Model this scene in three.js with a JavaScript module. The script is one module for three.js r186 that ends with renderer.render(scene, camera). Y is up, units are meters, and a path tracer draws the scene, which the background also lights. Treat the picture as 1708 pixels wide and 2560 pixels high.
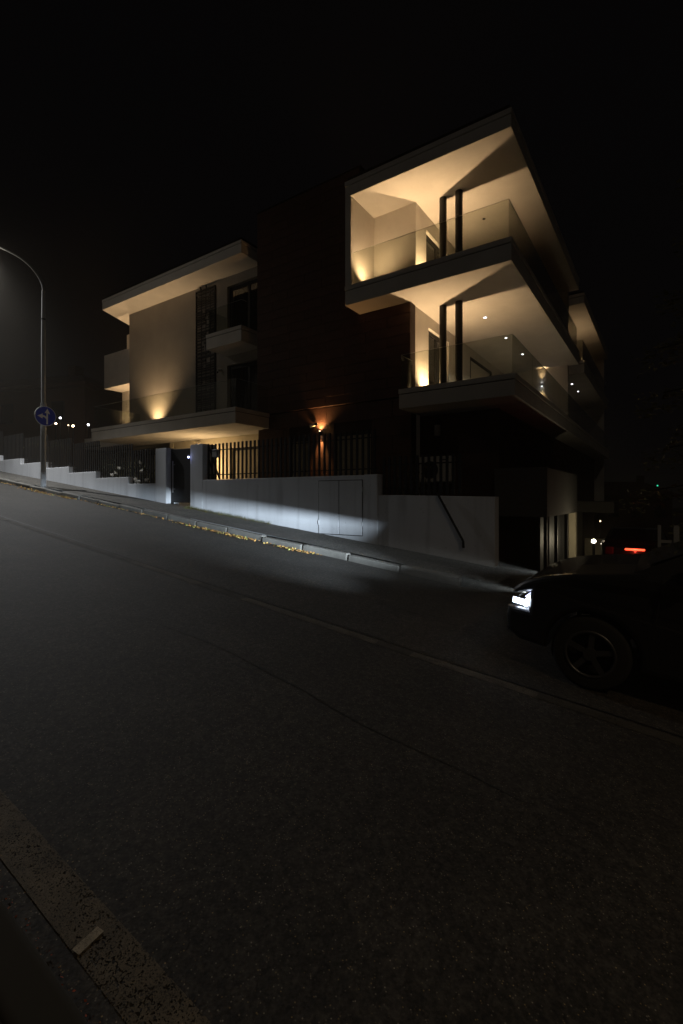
import * as THREE from 'three';
import { RoundedBoxGeometry } from 'three/addons/geometries/RoundedBoxGeometry.js';
import { ConvexGeometry } from 'three/addons/geometries/ConvexGeometry.js';
import { mergeGeometries } from 'three/addons/utils/BufferGeometryUtils.js';
import { RectAreaLightUniformsLib } from 'three/addons/lights/RectAreaLightUniformsLib.js';

// ───────────────────────── camera, sky, fill light, exposure ─────────────────────────
const scene = new THREE.Scene();
const camera = new THREE.PerspectiveCamera(2 * Math.atan(1280 / 1180) * 180 / Math.PI, 1708 / 2560, 0.05, 600);
camera.position.set(0, 1.6, 0);
camera.rotation.y = Math.atan2(0.565, 0.825);          // looks up the street, a third of a turn from square on
camera.setViewOffset(1708, 2560, 0, 38, 1708, 2560);   // shifted lens keeps the uprights upright
scene.add(camera);

const renderer = new THREE.WebGLRenderer();
renderer.toneMapping = THREE.LinearToneMapping;
renderer.toneMappingExposure = 1;
renderer.shadowMap.enabled = true;
RectAreaLightUniformsLib.init();

{
  const w = 16, h = 8, d = new Float32Array(w * h * 4);
  for (let j = 0; j < h; j++) for (let i = 0; i < w; i++) d.set([0.00115, 0.00105, 0.0012, 1], (j * w + i) * 4);
  const t = new THREE.DataTexture(d, w, h, THREE.RGBAFormat, THREE.FloatType);
  t.mapping = THREE.EquirectangularReflectionMapping; t.magFilter = THREE.LinearFilter; t.needsUpdate = true;
  scene.background = t; scene.environment = t;
}
const nightFill = new THREE.DirectionalLight(0xfff0dc, 0.02);  // added dim fill light from behind the camera
nightFill.position.set(10, 30, 26); nightFill.target.position.set(-8, 0, -10);
nightFill.castShadow = true; nightFill.shadow.radius = 4;
Object.assign(nightFill.shadow.camera, { left: -40, right: 40, top: 40, bottom: -40, far: 120 });
scene.add(nightFill, nightFill.target);

// ───────────────────────── helpers ─────────────────────────
let seed = 7;
const rnd = () => { seed = (seed * 1664525 + 1013904223) % 4294967296; return seed / 4294967296; };
const rr = (a, b) => a + (b - a) * rnd();
const SLOPE = 0.112, TH = Math.atan(SLOPE);
const sy = x => -SLOPE * x;

function hash(x, y, s) { let n = (x * 374761393 + y * 668265263 + s * 974634777) | 0; n = (n ^ (n >>> 13)) * 1274126177 | 0; return ((n ^ (n >>> 16)) >>> 0) / 4294967296; }
function vnoise(x, y, p, s) {           // tiling value noise, p cells a side
  const xi = Math.floor(x), yi = Math.floor(y), fx = x - xi, fy = y - yi, u = fx * fx * (3 - 2 * fx), v = fy * fy * (3 - 2 * fy);
  const m = n => ((n % p) + p) % p;
  const a = hash(m(xi), m(yi), s), b = hash(m(xi + 1), m(yi), s), c = hash(m(xi), m(yi + 1), s), d = hash(m(xi + 1), m(yi + 1), s);
  return (a * (1 - u) + b * u) * (1 - v) + (c * (1 - u) + d * u) * v;
}
function fbm(x, y, p, s, o = 4) { let r = 0, a = 0.5; for (let i = 0; i < o; i++) { r += a * vnoise(x * p, y * p, p, s + i); p *= 2; a *= 0.5; } return r / (1 - Math.pow(0.5, o)); }
function tex(n, fn, srgb = true, size = 1) {   // fn(u, v) -> [r, g, b(, a)] 0..1 ; size = metres that one tile covers
  const d = new Uint8Array(n * n * 4);
  for (let j = 0; j < n; j++) for (let i = 0; i < n; i++) {
    const c = fn((i + 0.5) / n, (j + 0.5) / n, i, j), k = (j * n + i) * 4;
    for (let q = 0; q < 3; q++) d[k + q] = Math.max(0, Math.min(255, Math.round(c[q] * 255)));
    d[k + 3] = c.length > 3 ? Math.round(Math.max(0, Math.min(1, c[3])) * 255) : 255;
  }
  const t = new THREE.DataTexture(d, n, n, THREE.RGBAFormat);
  t.wrapS = t.wrapT = THREE.RepeatWrapping; t.magFilter = THREE.LinearFilter; t.minFilter = THREE.LinearMipmapLinearFilter; t.generateMipmaps = true;
  if (srgb) t.colorSpace = THREE.SRGBColorSpace;
  t.repeat.set(1 / size, 1 / size); t.needsUpdate = true;
  return t;
}
const g3 = v => [v, v, v];

// ───────────────────────── materials ─────────────────────────
const lin = (r, g, b) => new THREE.Color().setRGB(r, g, b);
const std = (c, o = {}) => new THREE.MeshStandardMaterial({ color: c, roughness: 0.85, ...o });
const plasterMap = tex(512, (u, v) => g3(0.9 + 0.1 * fbm(u, v, 5, 3) - 0.05 * Math.abs(fbm(u, v, 40, 9, 2) - 0.5)), true, 2.6);
const plasterBump = tex(512, (u, v) => g3(fbm(u, v, 64, 11, 3)), false, 1.3);
const streakMap = tex(512, (u, v) => {          // run-off stains on the painted street wall
  const st = fbm(u, v * 0.5, 6, 21, 3), run = vnoise(u * 60, v * 4, 60, 31) * vnoise(u * 24, v * 2, 24, 35);
  const spot = hash(Math.floor(u * 200), Math.floor(v * 200), 5) > 0.9985 ? 0.18 : 0;
  return g3(0.97 - 0.09 * st - 0.13 * Math.pow(run, 2) - spot);
}, true, 3.1);
const asphaltMap = tex(1024, (u, v, i, j) => {
  const base = 0.235 + 0.075 * (fbm(u, v, 6, 41, 3) - 0.5) + 0.17 * (vnoise(u * 256, v * 256, 256, 44) - 0.5) + 0.13 * (vnoise(u * 96, v * 96, 96, 45) - 0.5) + 0.10 * (hash(i, j, 47) - 0.5);
  const cell = hash(i >> 1, j >> 1, 52), st = cell > 0.965 ? 0.5 * (cell - 0.965) / 0.035 : 0;  // pale aggregate specks, brightened to put stone glints into the colour
  const w = cell > 0.965 && hash(i >> 1, j >> 1, 53) > 0.6;
  return [base + st * (w ? 1.05 : 0.95) + 0.008, base + st * (w ? 0.9 : 0.95) + 0.003, base + st * (w ? 0.55 : 0.92) - 0.006];
}, true, 2.2);
const asphaltBump = tex(1024, (u, v, i, j) => g3(0.6 * vnoise(u * 230, v * 230, 230, 61) + 0.4 * hash(i >> 1, j >> 1, 63)), false, 2.2);
const patchMap = tex(512, (u, v) => g3(0.8 + 0.2 * fbm(u, v, 4, 71, 4)), true, 9);
const concreteMap = tex(512, (u, v, i, j) => { const b = 0.5 + 0.16 * (fbm(u, v, 6, 81, 4) - 0.5) + 0.08 * (hash(i, j, 83) - 0.5); return [b * 1.0, b * 0.985, b * 0.95]; }, true, 1.7);
const wearMap = tex(1024, (u, v, i, j) => g3((fbm(u, v, 7, 91, 3) - 0.5) * 0.7 + 1.5 * (vnoise(u * 330, v * 330, 330, 95) - 0.5) + 0.5 * (vnoise(u * 110, v * 110, 110, 97) - 0.5) + 0.82 > 0.5 ? 1 : 0), false, 1.3);
const paintMap = tex(256, (u, v, i, j) => { const b = 0.72 - 0.22 * fbm(u, v, 8, 101, 4) - 0.25 * Math.pow(hash(i, j, 103), 3); return [b, b * 0.96, b * 0.88]; }, true, 0.7);
const cladMap = tex(512, (u, v, i, j) => g3(0.72 + 0.28 * fbm(u, v, 5, 111, 5) - 0.06 * hash(i, j, 113)), true, 1.9);

const M = {
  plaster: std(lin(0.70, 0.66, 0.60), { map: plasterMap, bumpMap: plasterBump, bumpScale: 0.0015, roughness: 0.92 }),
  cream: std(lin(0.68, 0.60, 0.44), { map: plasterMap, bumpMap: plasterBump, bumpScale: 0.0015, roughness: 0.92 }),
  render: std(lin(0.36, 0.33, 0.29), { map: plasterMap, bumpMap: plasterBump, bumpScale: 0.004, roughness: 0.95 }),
  streetWall: std(lin(0.74, 0.76, 0.79), { map: streakMap, bumpMap: plasterBump, bumpScale: 0.002, roughness: 0.9 }),
  brown: std(lin(0.115, 0.05, 0.032), { map: cladMap, bumpMap: plasterBump, bumpScale: 0.001, roughness: 0.7 }),
  brown2: std(lin(0.10, 0.043, 0.028), { map: cladMap, bumpMap: plasterBump, bumpScale: 0.001, roughness: 0.72 }),
  brownBack: std(lin(0.03, 0.015, 0.012), {}),
  anthracite: std(lin(0.10, 0.094, 0.088), { map: plasterMap, bumpMap: plasterBump, bumpScale: 0.002, roughness: 0.9 }),
  flash: std(lin(0.018, 0.017, 0.016), { roughness: 0.5, metalness: 0.6 }),
  dark: std(lin(0.02, 0.02, 0.021), { roughness: 0.55, metalness: 0.3 }),
  fence: std(lin(0.013, 0.0125, 0.013), { roughness: 0.6, metalness: 0.2 }),
  steel: std(lin(0.55, 0.55, 0.56), { roughness: 0.35, metalness: 0.9 }),
  galv: std(lin(0.46, 0.46, 0.45), { map: plasterMap, roughness: 0.6, metalness: 0.3 }),
  galvPaint: std(lin(0.62, 0.63, 0.65), { map: plasterMap, roughness: 0.7 }),
  rubber: std(lin(0.012, 0.012, 0.012), { roughness: 0.9 }),
  shutter: std(lin(0.42, 0.38, 0.28), { roughness: 0.7, map: plasterMap }),
  shutterWhite: std(lin(0.66, 0.62, 0.54), { roughness: 0.7 }),
  dark_room_sheet: std(lin(0.06, 0.055, 0.05), { roughness: 1 }),  // dark tone for sheets that stand in for unlit rooms
  dark_room_sheet_pale: std(lin(0.10, 0.085, 0.07), { roughness: 1 }),
  glass: new THREE.MeshPhysicalMaterial({ color: lin(0.885, 0.895, 0.855), roughness: 0.02, transmission: 1, thickness: 0, ior: 1.5 }),
  windowGlass: new THREE.MeshPhysicalMaterial({ color: lin(0.7, 0.72, 0.7), roughness: 0.02, transmission: 1, thickness: 0, ior: 2.0 }),
  floorTile: std(lin(0.38, 0.34, 0.29), { map: concreteMap, roughness: 0.6 }),
  concrete: std(lin(0.55, 0.55, 0.54), { map: concreteMap, bumpMap: asphaltBump, bumpScale: 0.003, roughness: 0.95 }),
  kerb: std(lin(0.66, 0.655, 0.63), { map: concreteMap, bumpMap: asphaltBump, bumpScale: 0.003, roughness: 0.95 }),
  pavement: std(lin(1.25, 1.22, 1.15), { map: asphaltMap, bumpMap: asphaltBump, bumpScale: 0.002, roughness: 0.95 }),
  asphalt: std(lin(0.56, 0.52, 0.465), { map: asphaltMap, bumpMap: asphaltBump, bumpScale: 0.0016, roughness: 0.85, vertexColors: true }),
  lane: std(lin(0.8, 0.78, 0.74), { map: asphaltMap, bumpMap: asphaltBump, bumpScale: 0.004, roughness: 0.9 }),
  tar: std(lin(0.010, 0.010, 0.010), { roughness: 0.6 }),
  lineWorn: std(lin(0.34, 0.325, 0.30), { map: paintMap, alphaMap: wearMap, alphaTest: 0.5, roughness: 0.85 }),
  lineFaint: std(lin(0.17, 0.163, 0.15), { map: paintMap, alphaMap: wearMap, alphaTest: 0.5, roughness: 0.85 }),
  edgeLine: std(lin(0.34, 0.305, 0.245), { map: paintMap, alphaMap: wearMap, alphaTest: 0.5, roughness: 0.85 }),
  linePatch: std(lin(0.9, 0.86, 0.76), { map: paintMap, roughness: 0.85 }),
  soil: std(lin(0.035, 0.03, 0.02), { map: patchMap, roughness: 1 }),
  leafDark: std(lin(0.035, 0.05, 0.018), { roughness: 0.8, side: THREE.DoubleSide }),
  leafMid: std(lin(0.12, 0.115, 0.035), { roughness: 0.75, side: THREE.DoubleSide }),
  petal: std(lin(0.75, 0.72, 0.66), { roughness: 0.8, side: THREE.DoubleSide }),
  bark: std(lin(0.06, 0.045, 0.03), { roughness: 1, map: cladMap }),
  signBlue: std(lin(0.008, 0.035, 0.55), { roughness: 0.45 }),
  signWhite: std(lin(0.88, 0.9, 0.92), { roughness: 0.45 }),
  acWhite: std(lin(0.6, 0.58, 0.53), { roughness: 0.6 }),
  carPaint: new THREE.MeshPhysicalMaterial({ color: lin(0.016, 0.016, 0.018), roughness: 0.4, metalness: 0.4, clearcoat: 0.8, clearcoatRoughness: 0.08 }),
  carGlass: new THREE.MeshPhysicalMaterial({ color: lin(0.01, 0.01, 0.012), roughness: 0.05, clearcoat: 1, clearcoatRoughness: 0.03 }),
  rimMetal: std(lin(0.10, 0.10, 0.105), { roughness: 0.4, metalness: 0.7 }),
  redLens: std(lin(0.25, 0.01, 0.01), { roughness: 0.25 }),
  houseWall: std(lin(0.09, 0.05, 0.035), { map: plasterMap, roughness: 0.95 }),
  houseRoof: std(lin(0.10, 0.05, 0.04), { map: cladMap, roughness: 0.95 }),
};
const glow = (r, g, b, k) => new THREE.MeshStandardMaterial({ color: lin(0.8, 0.8, 0.8), emissive: lin(r, g, b), emissiveIntensity: k, roughness: 0.5 });
const WARM = lin(1, 0.66, 0.345), AMBER = lin(1, 0.5, 0.17);
const G = { warm: glow(1, 0.72, 0.4, 5), warmSoft: glow(1, 0.75, 0.45, 4), led: glow(0.92, 0.92, 1, 14), amber: glow(1, 0.72, 0.42, 12), street: glow(1, 0.93, 0.8, 12),
  blue: glow(0.45, 0.5, 1, 10), red: glow(1, 0.07, 0.025, 3.0), head: glow(0.72, 0.82, 1, 6), drl: glow(0.5, 0.55, 1, 3), green: glow(0.05, 1, 0.5, 1.2), lit: glow(1, 0.5, 0.15, 0.03), bollard: glow(1, 0.92, 0.7, 16) };

// ───────────────────────── geometry helpers ─────────────────────────
function uvMetres(g) {               // box projection: texture coordinates in metres of the thing itself
  if (g.index) g = g.toNonIndexed();
  const p = g.attributes.position, n = g.attributes.normal, uv = new Float32Array(p.count * 2);
  for (let i = 0; i < p.count; i++) {
    const ax = Math.abs(n.getX(i)), ay = Math.abs(n.getY(i)), az = Math.abs(n.getZ(i));
    if (ay >= ax && ay >= az) { uv[2 * i] = p.getX(i); uv[2 * i + 1] = p.getZ(i); }
    else if (ax >= az) { uv[2 * i] = p.getZ(i); uv[2 * i + 1] = p.getY(i); }
    else { uv[2 * i] = p.getX(i); uv[2 * i + 1] = p.getY(i); }
  }
  g.setAttribute('uv', new THREE.BufferAttribute(uv, 2));
  return g;
}
const names = new Map();
function numbered(n) { const k = names.get(n) ?? -1; names.set(n, k + 1); return k < 0 ? n : `${n}_${String(k + 1).padStart(3, '0')}`; }
function shade(o) { o.castShadow = o.receiveShadow = true; return o; }
function mesh(name, g, m, parent) { const o = shade(new THREE.Mesh(g, m)); o.name = parent ? name : numbered(name); (parent || scene).add(o); return o; }
function tag(o, label, category, group) { Object.assign(o.userData, { label, category }); if (group) o.userData.group = group; return o; }
function thing(name, label, category, [x, y, z] = [0, 0, 0], turn = 0, group) {
  const o = new THREE.Group(); o.name = numbered(name); scene.add(o); o.position.set(x, y, z); o.rotation.y = turn; return tag(o, label, category, group);
}
function sub(name, parent, [x, y, z] = [0, 0, 0]) { const o = new THREE.Group(); o.name = name; o.position.set(x, y, z); parent.add(o); return o; }
function structure(o) { o.userData.kind = 'structure'; return o; }
function boxG(x0, x1, y0, y1, z0, z1, r = 0) {
  const w = Math.abs(x1 - x0), h = Math.abs(y1 - y0), d = Math.abs(z1 - z0);
  const g = r ? new RoundedBoxGeometry(w, h, d, 2, Math.min(r, w / 2.1, h / 2.1, d / 2.1)) : new THREE.BoxGeometry(w, h, d);
  g.translate((x0 + x1) / 2, (y0 + y1) / 2, (z0 + z1) / 2);
  return uvMetres(g);
}
const box = (name, a, m, parent, r = 0.012) => mesh(name, boxG(...a, r), m, parent);
function barG(x0, y0, z0, x1, y1, z1, r, seg = 8) {
  const a = new THREE.Vector3(x0, y0, z0), b = new THREE.Vector3(x1, y1, z1), g = new THREE.CylinderGeometry(r, r, a.distanceTo(b), seg);
  g.applyQuaternion(new THREE.Quaternion().setFromUnitVectors(new THREE.Vector3(0, 1, 0), b.clone().sub(a).normalize()));
  g.translate((x0 + x1) / 2, (y0 + y1) / 2, (z0 + z1) / 2); return g;
}
const merge = gs => mergeGeometries(gs.map(g => g.index ? g.toNonIndexed() : g));
function wallZ(name, z, thick, x0, x1, y0, y1, holes, m, parent) {   // wall that faces the street, with openings [x0, x1, y0, y1]
  const s = new THREE.Shape([[x0, y0], [x1, y0], [x1, y1], [x0, y1]].map(p => new THREE.Vector2(...p)));
  for (const [a, b, c, d] of holes) s.holes.push(new THREE.Path([[a, c], [a, d], [b, d], [b, c]].map(p => new THREE.Vector2(...p))));
  const g = new THREE.ExtrudeGeometry(s, { depth: thick, bevelEnabled: false }); g.translate(0, 0, z - thick);
  return mesh(name, uvMetres(g), m, parent);
}
function wallX(name, x, thick, z0, z1, y0, y1, holes, m, parent) {   // wall that faces the right-hand terrace; z0 is the near end
  const s = new THREE.Shape([[-z0, y0], [-z1, y0], [-z1, y1], [-z0, y1]].map(p => new THREE.Vector2(...p)));
  for (const [a, b, c, d] of holes) s.holes.push(new THREE.Path([[-a, c], [-a, d], [-b, d], [-b, c]].map(p => new THREE.Vector2(...p))));
  const g = new THREE.ExtrudeGeometry(s, { depth: thick, bevelEnabled: false }); g.rotateY(Math.PI / 2); g.translate(x - thick, 0, 0);
  return mesh(name, uvMetres(g), m, parent);
}
function spot(parent, [x, y, z], [tx, ty, tz], color, intensity, angle, penumbra, radius = 1) {
  const l = new THREE.SpotLight(color, intensity, 0, angle, penumbra, 2);
  l.position.set(x, y, z); l.target.position.set(tx, ty, tz); l.castShadow = true; l.shadow.radius = radius; l.name = 'light_source';
  l.target.name = 'light_aim'; parent.add(l, l.target); return l;
}
function point(parent, [x, y, z], color, intensity, radius = 1) {
  const l = new THREE.PointLight(color, intensity, 0, 2); l.position.set(x, y, z); l.castShadow = true; l.shadow.radius = radius; l.name = 'light_source'; parent.add(l); return l;
}

// ───────────────────────── the ground, street and pavements ─────────────────────────
function sheet(name, x0, x1, z0, z1, nx, nz, yf, m, colour) {
  const g = new THREE.PlaneGeometry(1, 1, nx, nz), p = g.attributes.position, uv = g.attributes.uv, col = [];
  for (let i = 0; i < p.count; i++) {
    const x = x0 + (p.getX(i) + 0.5) * (x1 - x0), z = z1 + (0.5 + p.getY(i)) * (z0 - z1);
    p.setXYZ(i, x, yf(x, z), z); uv.setXY(i, x, z);
    if (colour) { const c = colour(x, z); col.push(c, c, c); }
  }
  if (colour) g.setAttribute('color', new THREE.Float32BufferAttribute(col, 3));
  g.computeVertexNormals();
  return structure(mesh(name, g, m));
}
const KERB = -6.72, WALL = -8.12;
const roadTone = (x, z) => 0.78 + 0.5 * (fbm(x * 0.031 + 0.3, z * 0.11 + 0.2, 6, 121, 4) - 0.3);
sheet('ground', -220, 220, 260, -320, 40, 40, (x, z) => z < -9 ? Math.min(-4.2, -SLOPE * x * 0.3 - 4.2) : -SLOPE * Math.max(-90, Math.min(60, x)) - 0.6, M.soil);
sheet('road', -90, 30, -0.64, KERB - 0.02, 480, 26, x => sy(x), M.asphalt, roadTone);
sheet('pavement', -90, -2.0, KERB - 0.14, WALL - 0.2, 60, 2, x => sy(x) + 0.125, M.pavement);
sheet('pavement', -90, 30, 40, -0.5, 20, 6, x => sy(x) + 0.11, M.lane);
{
  const garden = (x, z) => (x > -12 ? 1.25 : 1.25 + (-12 - x) * 0.10) - (x > -4.7 ? 0.35 : 0);
  sheet('garden_soil', -70, -3.8, WALL - 0.24, -60, 68, 30, garden, M.soil);
}
const laneY = (x, z) => { const d = Math.max(0, -8.0 - z); return -SLOPE * x * Math.max(0, 1 - d / 7) - 0.1 * Math.min(d, 32) + (d < 0.01 ? 0.0 : -0.004); };
sheet('side_lane', -2.42, 14, KERB - 0.02, -60, 40, 90, laneY, M.lane);
sheet('drive', -3.74, -2.42, WALL - 0.28, -60, 4, 80, laneY, M.lane);

// kerb stones along the far edge of the road, laid one by one
{
  const k = structure(new THREE.Group()); k.name = 'kerb'; scene.add(k);
  const gs = [0, 1, 2].map(i => { const g = new RoundedBoxGeometry(0.985, 0.26, 0.14, 2, 0.022 + 0.006 * i); return uvMetres(g); });
  for (let i = 0; i < 46; i++) {
    const x = -40 + i * 1.0; if (x > -2.2 && x < 3.5) continue;
    const o = mesh('kerb_stone', gs[i % 3], M.kerb, k);
    o.position.set(x, sy(x) - 0.008 + rr(-0.022, 0.010), KERB - 0.07 + rr(-0.02, 0.016)); o.rotation.set(rr(-0.07, 0.07), rr(-0.022, 0.022), -TH + rr(-0.016, 0.016));
  }
  const k2 = structure(mesh('near_kerb', uvMetres(new RoundedBoxGeometry(40, 0.26, 0.14, 3, 0.03)), M.soil)); k2.position.set(-8, sy(-8) - 0.012, -0.57); k2.rotation.z = -TH;
}
// painted lines, each a sheet of paint just above the asphalt
function strip(name, x0, x1, zc, w, m, lift, wob = 0, label) {
  const n = Math.max(2, Math.round((x1 - x0) / 0.25)), pos = [], uv = [], idx = [];
  for (let i = 0; i <= n; i++) {
    const x = x0 + (x1 - x0) * i / n, o = wob * (vnoise(x * 1.3 + 40, 3.3, 4096, 131) - 0.5) * 2 + wob * 0.35 * (vnoise(x * 6 + 40, 9.3, 4096, 133) - 0.5);
    for (const s of [0, 1]) { const z = (typeof zc === 'function' ? zc(x) : zc) + o + (s ? -w / 2 : w / 2); pos.push(x, sy(x) + lift, z); uv.push(x, z); }
    if (i) { const a = 2 * i - 2; idx.push(a, a + 2, a + 1, a + 1, a + 2, a + 3); }
  }
  const g = new THREE.BufferGeometry(); g.setAttribute('position', new THREE.Float32BufferAttribute(pos, 3)); g.setAttribute('uv', new THREE.Float32BufferAttribute(uv, 2)); g.setIndex(idx); g.computeVertexNormals();
  const o = structure(mesh(name, g, m)); if (label) o.userData.label = label; return o;
}
strip('edge_line', -30, 6, -0.815, 0.145, M.edgeLine, 0.004);
for (const [a, b, m] of [[-30, -6.15, M.lineFaint], [-6.15, -4.72, M.lineWorn], [-4.72, -3.95, M.lineFaint], [-3.95, -2.2, M.lineWorn], [-2.2, -1.85, M.lineFaint], [-1.85, -0.8, M.lineWorn], [-0.8, 6, M.lineFaint]]) strip('centre_line', a, b, -3.80, 0.11, m, 0.004);
strip('tar_seam', -24, 8, -3.895, 0.016, M.tar, 0.005, 0.02);
strip('road_crack', -4.4, -0.6, x => -2.62 + 0.05 * (x + 3), 0.006, M.tar, 0.005, 0.09);
strip('road_crack', -3.1, 0.4, x => -4.9 + 0.02 * x, 0.010, M.tar, 0.005, 0.06);
{
  const g = new THREE.PlaneGeometry(0.032, 0.088, 1, 1); g.rotateX(-Math.PI / 2); g.rotateY(0.15);
  const o = structure(mesh('line_repair', uvMetres(g), M.linePatch)); o.position.set(-1.525, sy(-1.525) + 0.008, -0.79); o.rotation.z = -TH;
}

// ───────────────────────── street walls, fences and gate ─────────────────────────
function profileWall(name, pts, z, thick, m, parent) {
  const g = new THREE.ExtrudeGeometry(new THREE.Shape(pts.map(p => new THREE.Vector2(...p))), { depth: thick - 0.02, bevelEnabled: true, bevelSize: 0.01, bevelThickness: 0.01, bevelOffset: -0.01, bevelSegments: 1 });
  g.translate(0, 0, z - thick + 0.01); return mesh(name, uvMetres(g), m, parent);
}
const STEPS = [[-12.0, -13.36, 1.99], [-13.36, -15.2, 2.20], [-15.2, -16.95, 2.42], [-16.95, -18.75, 2.64], [-18.75, -20.76, 2.88], [-20.76, -22.7, 3.10], [-22.7, -24.6, 3.32], [-24.6, -26.5, 3.54], [-26.5, -34, 3.9]];
{
  const w = thing('garden_wall', 'white painted garden wall stepping up the hill to the left of the gate', 'wall', [0, 0, 0]);
  const pts = [[-11.99, sy(-11.99)]];
  for (const [a, b, y] of STEPS) pts.push([a - 0.0, y], [b, y]);
  pts.push([-34, sy(-34) - 0.1], [-12, sy(-12) - 0.3]); pts[0] = [-12, 1.2];
  profileWall('stepped_wall', pts, WALL, 0.26, M.streetWall, w);
  box('gate_pillar', [-12.003, -11.5, sy(-12) - 0.25, 2.97, WALL + 0.004, WALL - 0.42], M.streetWall, w, 0.02);
}
{
  const w = thing('garden_wall', 'long white garden wall with flush cabinet doors right of the gate', 'wall', [0, 0, 0]);
  profileWall('wall_face', [[-10.1, sy(-10.1) - 0.2], [-4.72, sy(-4.72) - 0.2], [-4.72, 2.04], [-10.1, 2.04]], WALL, 0.26, M.streetWall, w);
  box('gate_pillar', [-10.46, -9.95, sy(-10.46) - 0.3, 2.99, WALL + 0.004, WALL - 0.42], M.streetWall, w, 0.02);
  box('end_pillar', [-5.02, -4.70, sy(-4.7) - 0.3, 2.05, WALL + 0.006, WALL - 0.34], M.streetWall, w, 0.02);
  // cabinet: dark reveal, two leaves, hinges
  box('reveal', [-6.16, -5.01 - 0.03, 0.80, 1.95, WALL + 0.003, WALL - 0.02], M.dark, w, 0);
  const leaf = (a, b) => box('cabinet_door', [a, b, 0.815, 1.935, WALL + 0.014, WALL - 0.01], M.streetWall, w, 0.006);
  const d1 = leaf(-6.145, -5.63), d2 = leaf(-5.612, -5.055);
  for (const [d, x] of [[d1, -6.15], [d2, -5.05]]) for (const y of [1.05, 1.75]) mesh('hinge', barG(x, y - 0.05, WALL + 0.012, x, y + 0.05, WALL + 0.012, 0.011), M.galvPaint, d);
  mesh('lock', barG(-5.58, 1.38, WALL + 0.008, -5.58, 1.38, WALL + 0.022, 0.013), M.steel, d2);
}
{
  const w = thing('garden_wall', 'low white wall below the railings beside the garage drive', 'wall', [0, 0, 0]);
  profileWall('wall_face', [[-4.70, sy(-4.7) - 0.3], [-2.40, sy(-2.4) - 0.6], [-2.40, 1.60], [-4.70, 1.64]], WALL - 0.03, 0.24, M.streetWall, w);
  box('return_wall', [-3.98, -3.75, -1.2, 1.5, WALL - 0.28, -12.9], M.streetWall, w, 0.012);
  const r = thing('shadow_bar', 'thin dark bar added for the slanting shadow on the low white wall', 'shadow_bar', [0, 0, 0]);  // solid bar stands in for a slanting shadow on the wall
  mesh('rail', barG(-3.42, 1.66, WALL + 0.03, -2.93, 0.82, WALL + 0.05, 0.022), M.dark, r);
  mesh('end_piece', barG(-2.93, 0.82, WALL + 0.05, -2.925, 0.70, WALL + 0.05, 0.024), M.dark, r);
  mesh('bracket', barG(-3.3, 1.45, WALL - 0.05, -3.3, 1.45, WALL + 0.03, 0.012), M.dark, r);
}
const barGeo = {};
function fence(label, spans, pitch, height) {      // upright flat bars on two rails; spans [x0, x1, wall top]
  const f = thing('metal_fence', label, 'fence', [0, 0, 0]);
  const gb = boxG(-0.026, 0.026, 0, height, -0.014, 0.014, 0.004);
  for (const [x0, x1, y] of spans) {
    for (const dy of [0.12, height - 0.16]) box('rail', [x0 + 0.02, x1 - 0.02, y + dy, y + dy + 0.025, WALL - 0.15, WALL - 0.165], M.fence, f, 0);
    for (let x = x0 + pitch / 2; x < x1 - 0.02; x += pitch) { const b = mesh('bar', gb, M.fence, f); b.position.set(x, y + 0.012, WALL - 0.132); b.rotation.y = rr(-0.05, 0.05); }
  }
  return f;
}
fence('dark upright bar fence stepping up the left wall behind the lamp post', STEPS.slice(0, 8).map(([a, b, y]) => [b, a, y]), 0.125, 1.0);
{
  const f = fence('dark upright bar fence on the long wall right of the gate', [[-9.95, -4.75, 2.04]], 0.14, 0.92);
  mesh('brace', barG(-9.86, 2.98, WALL - 0.10, -9.42, 2.05, WALL - 0.10, 0.02), M.fence, f);
  mesh('brace', barG(-9.80, 2.55, WALL - 0.09, -9.62, 2.05, WALL - 0.09, 0.02), M.fence, f);
  fence('low dark railing on the wall in front of the air conditioner', [[-4.68, -3.0, 1.63]], 0.12, 0.75);
}
{
  const b = thing('letter_box', 'small grey box fixed to the fence beside the gate pillar', 'letter box', [-9.55, 2.62, WALL - 0.09]);
  box('case', [-0.09, 0.09, 0, 0.2, -0.05, 0.05], M.galv, b, 0.015); box('flap', [-0.075, 0.075, 0.15, 0.175, 0.05, 0.056], M.dark, b, 0.002);
}
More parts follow.
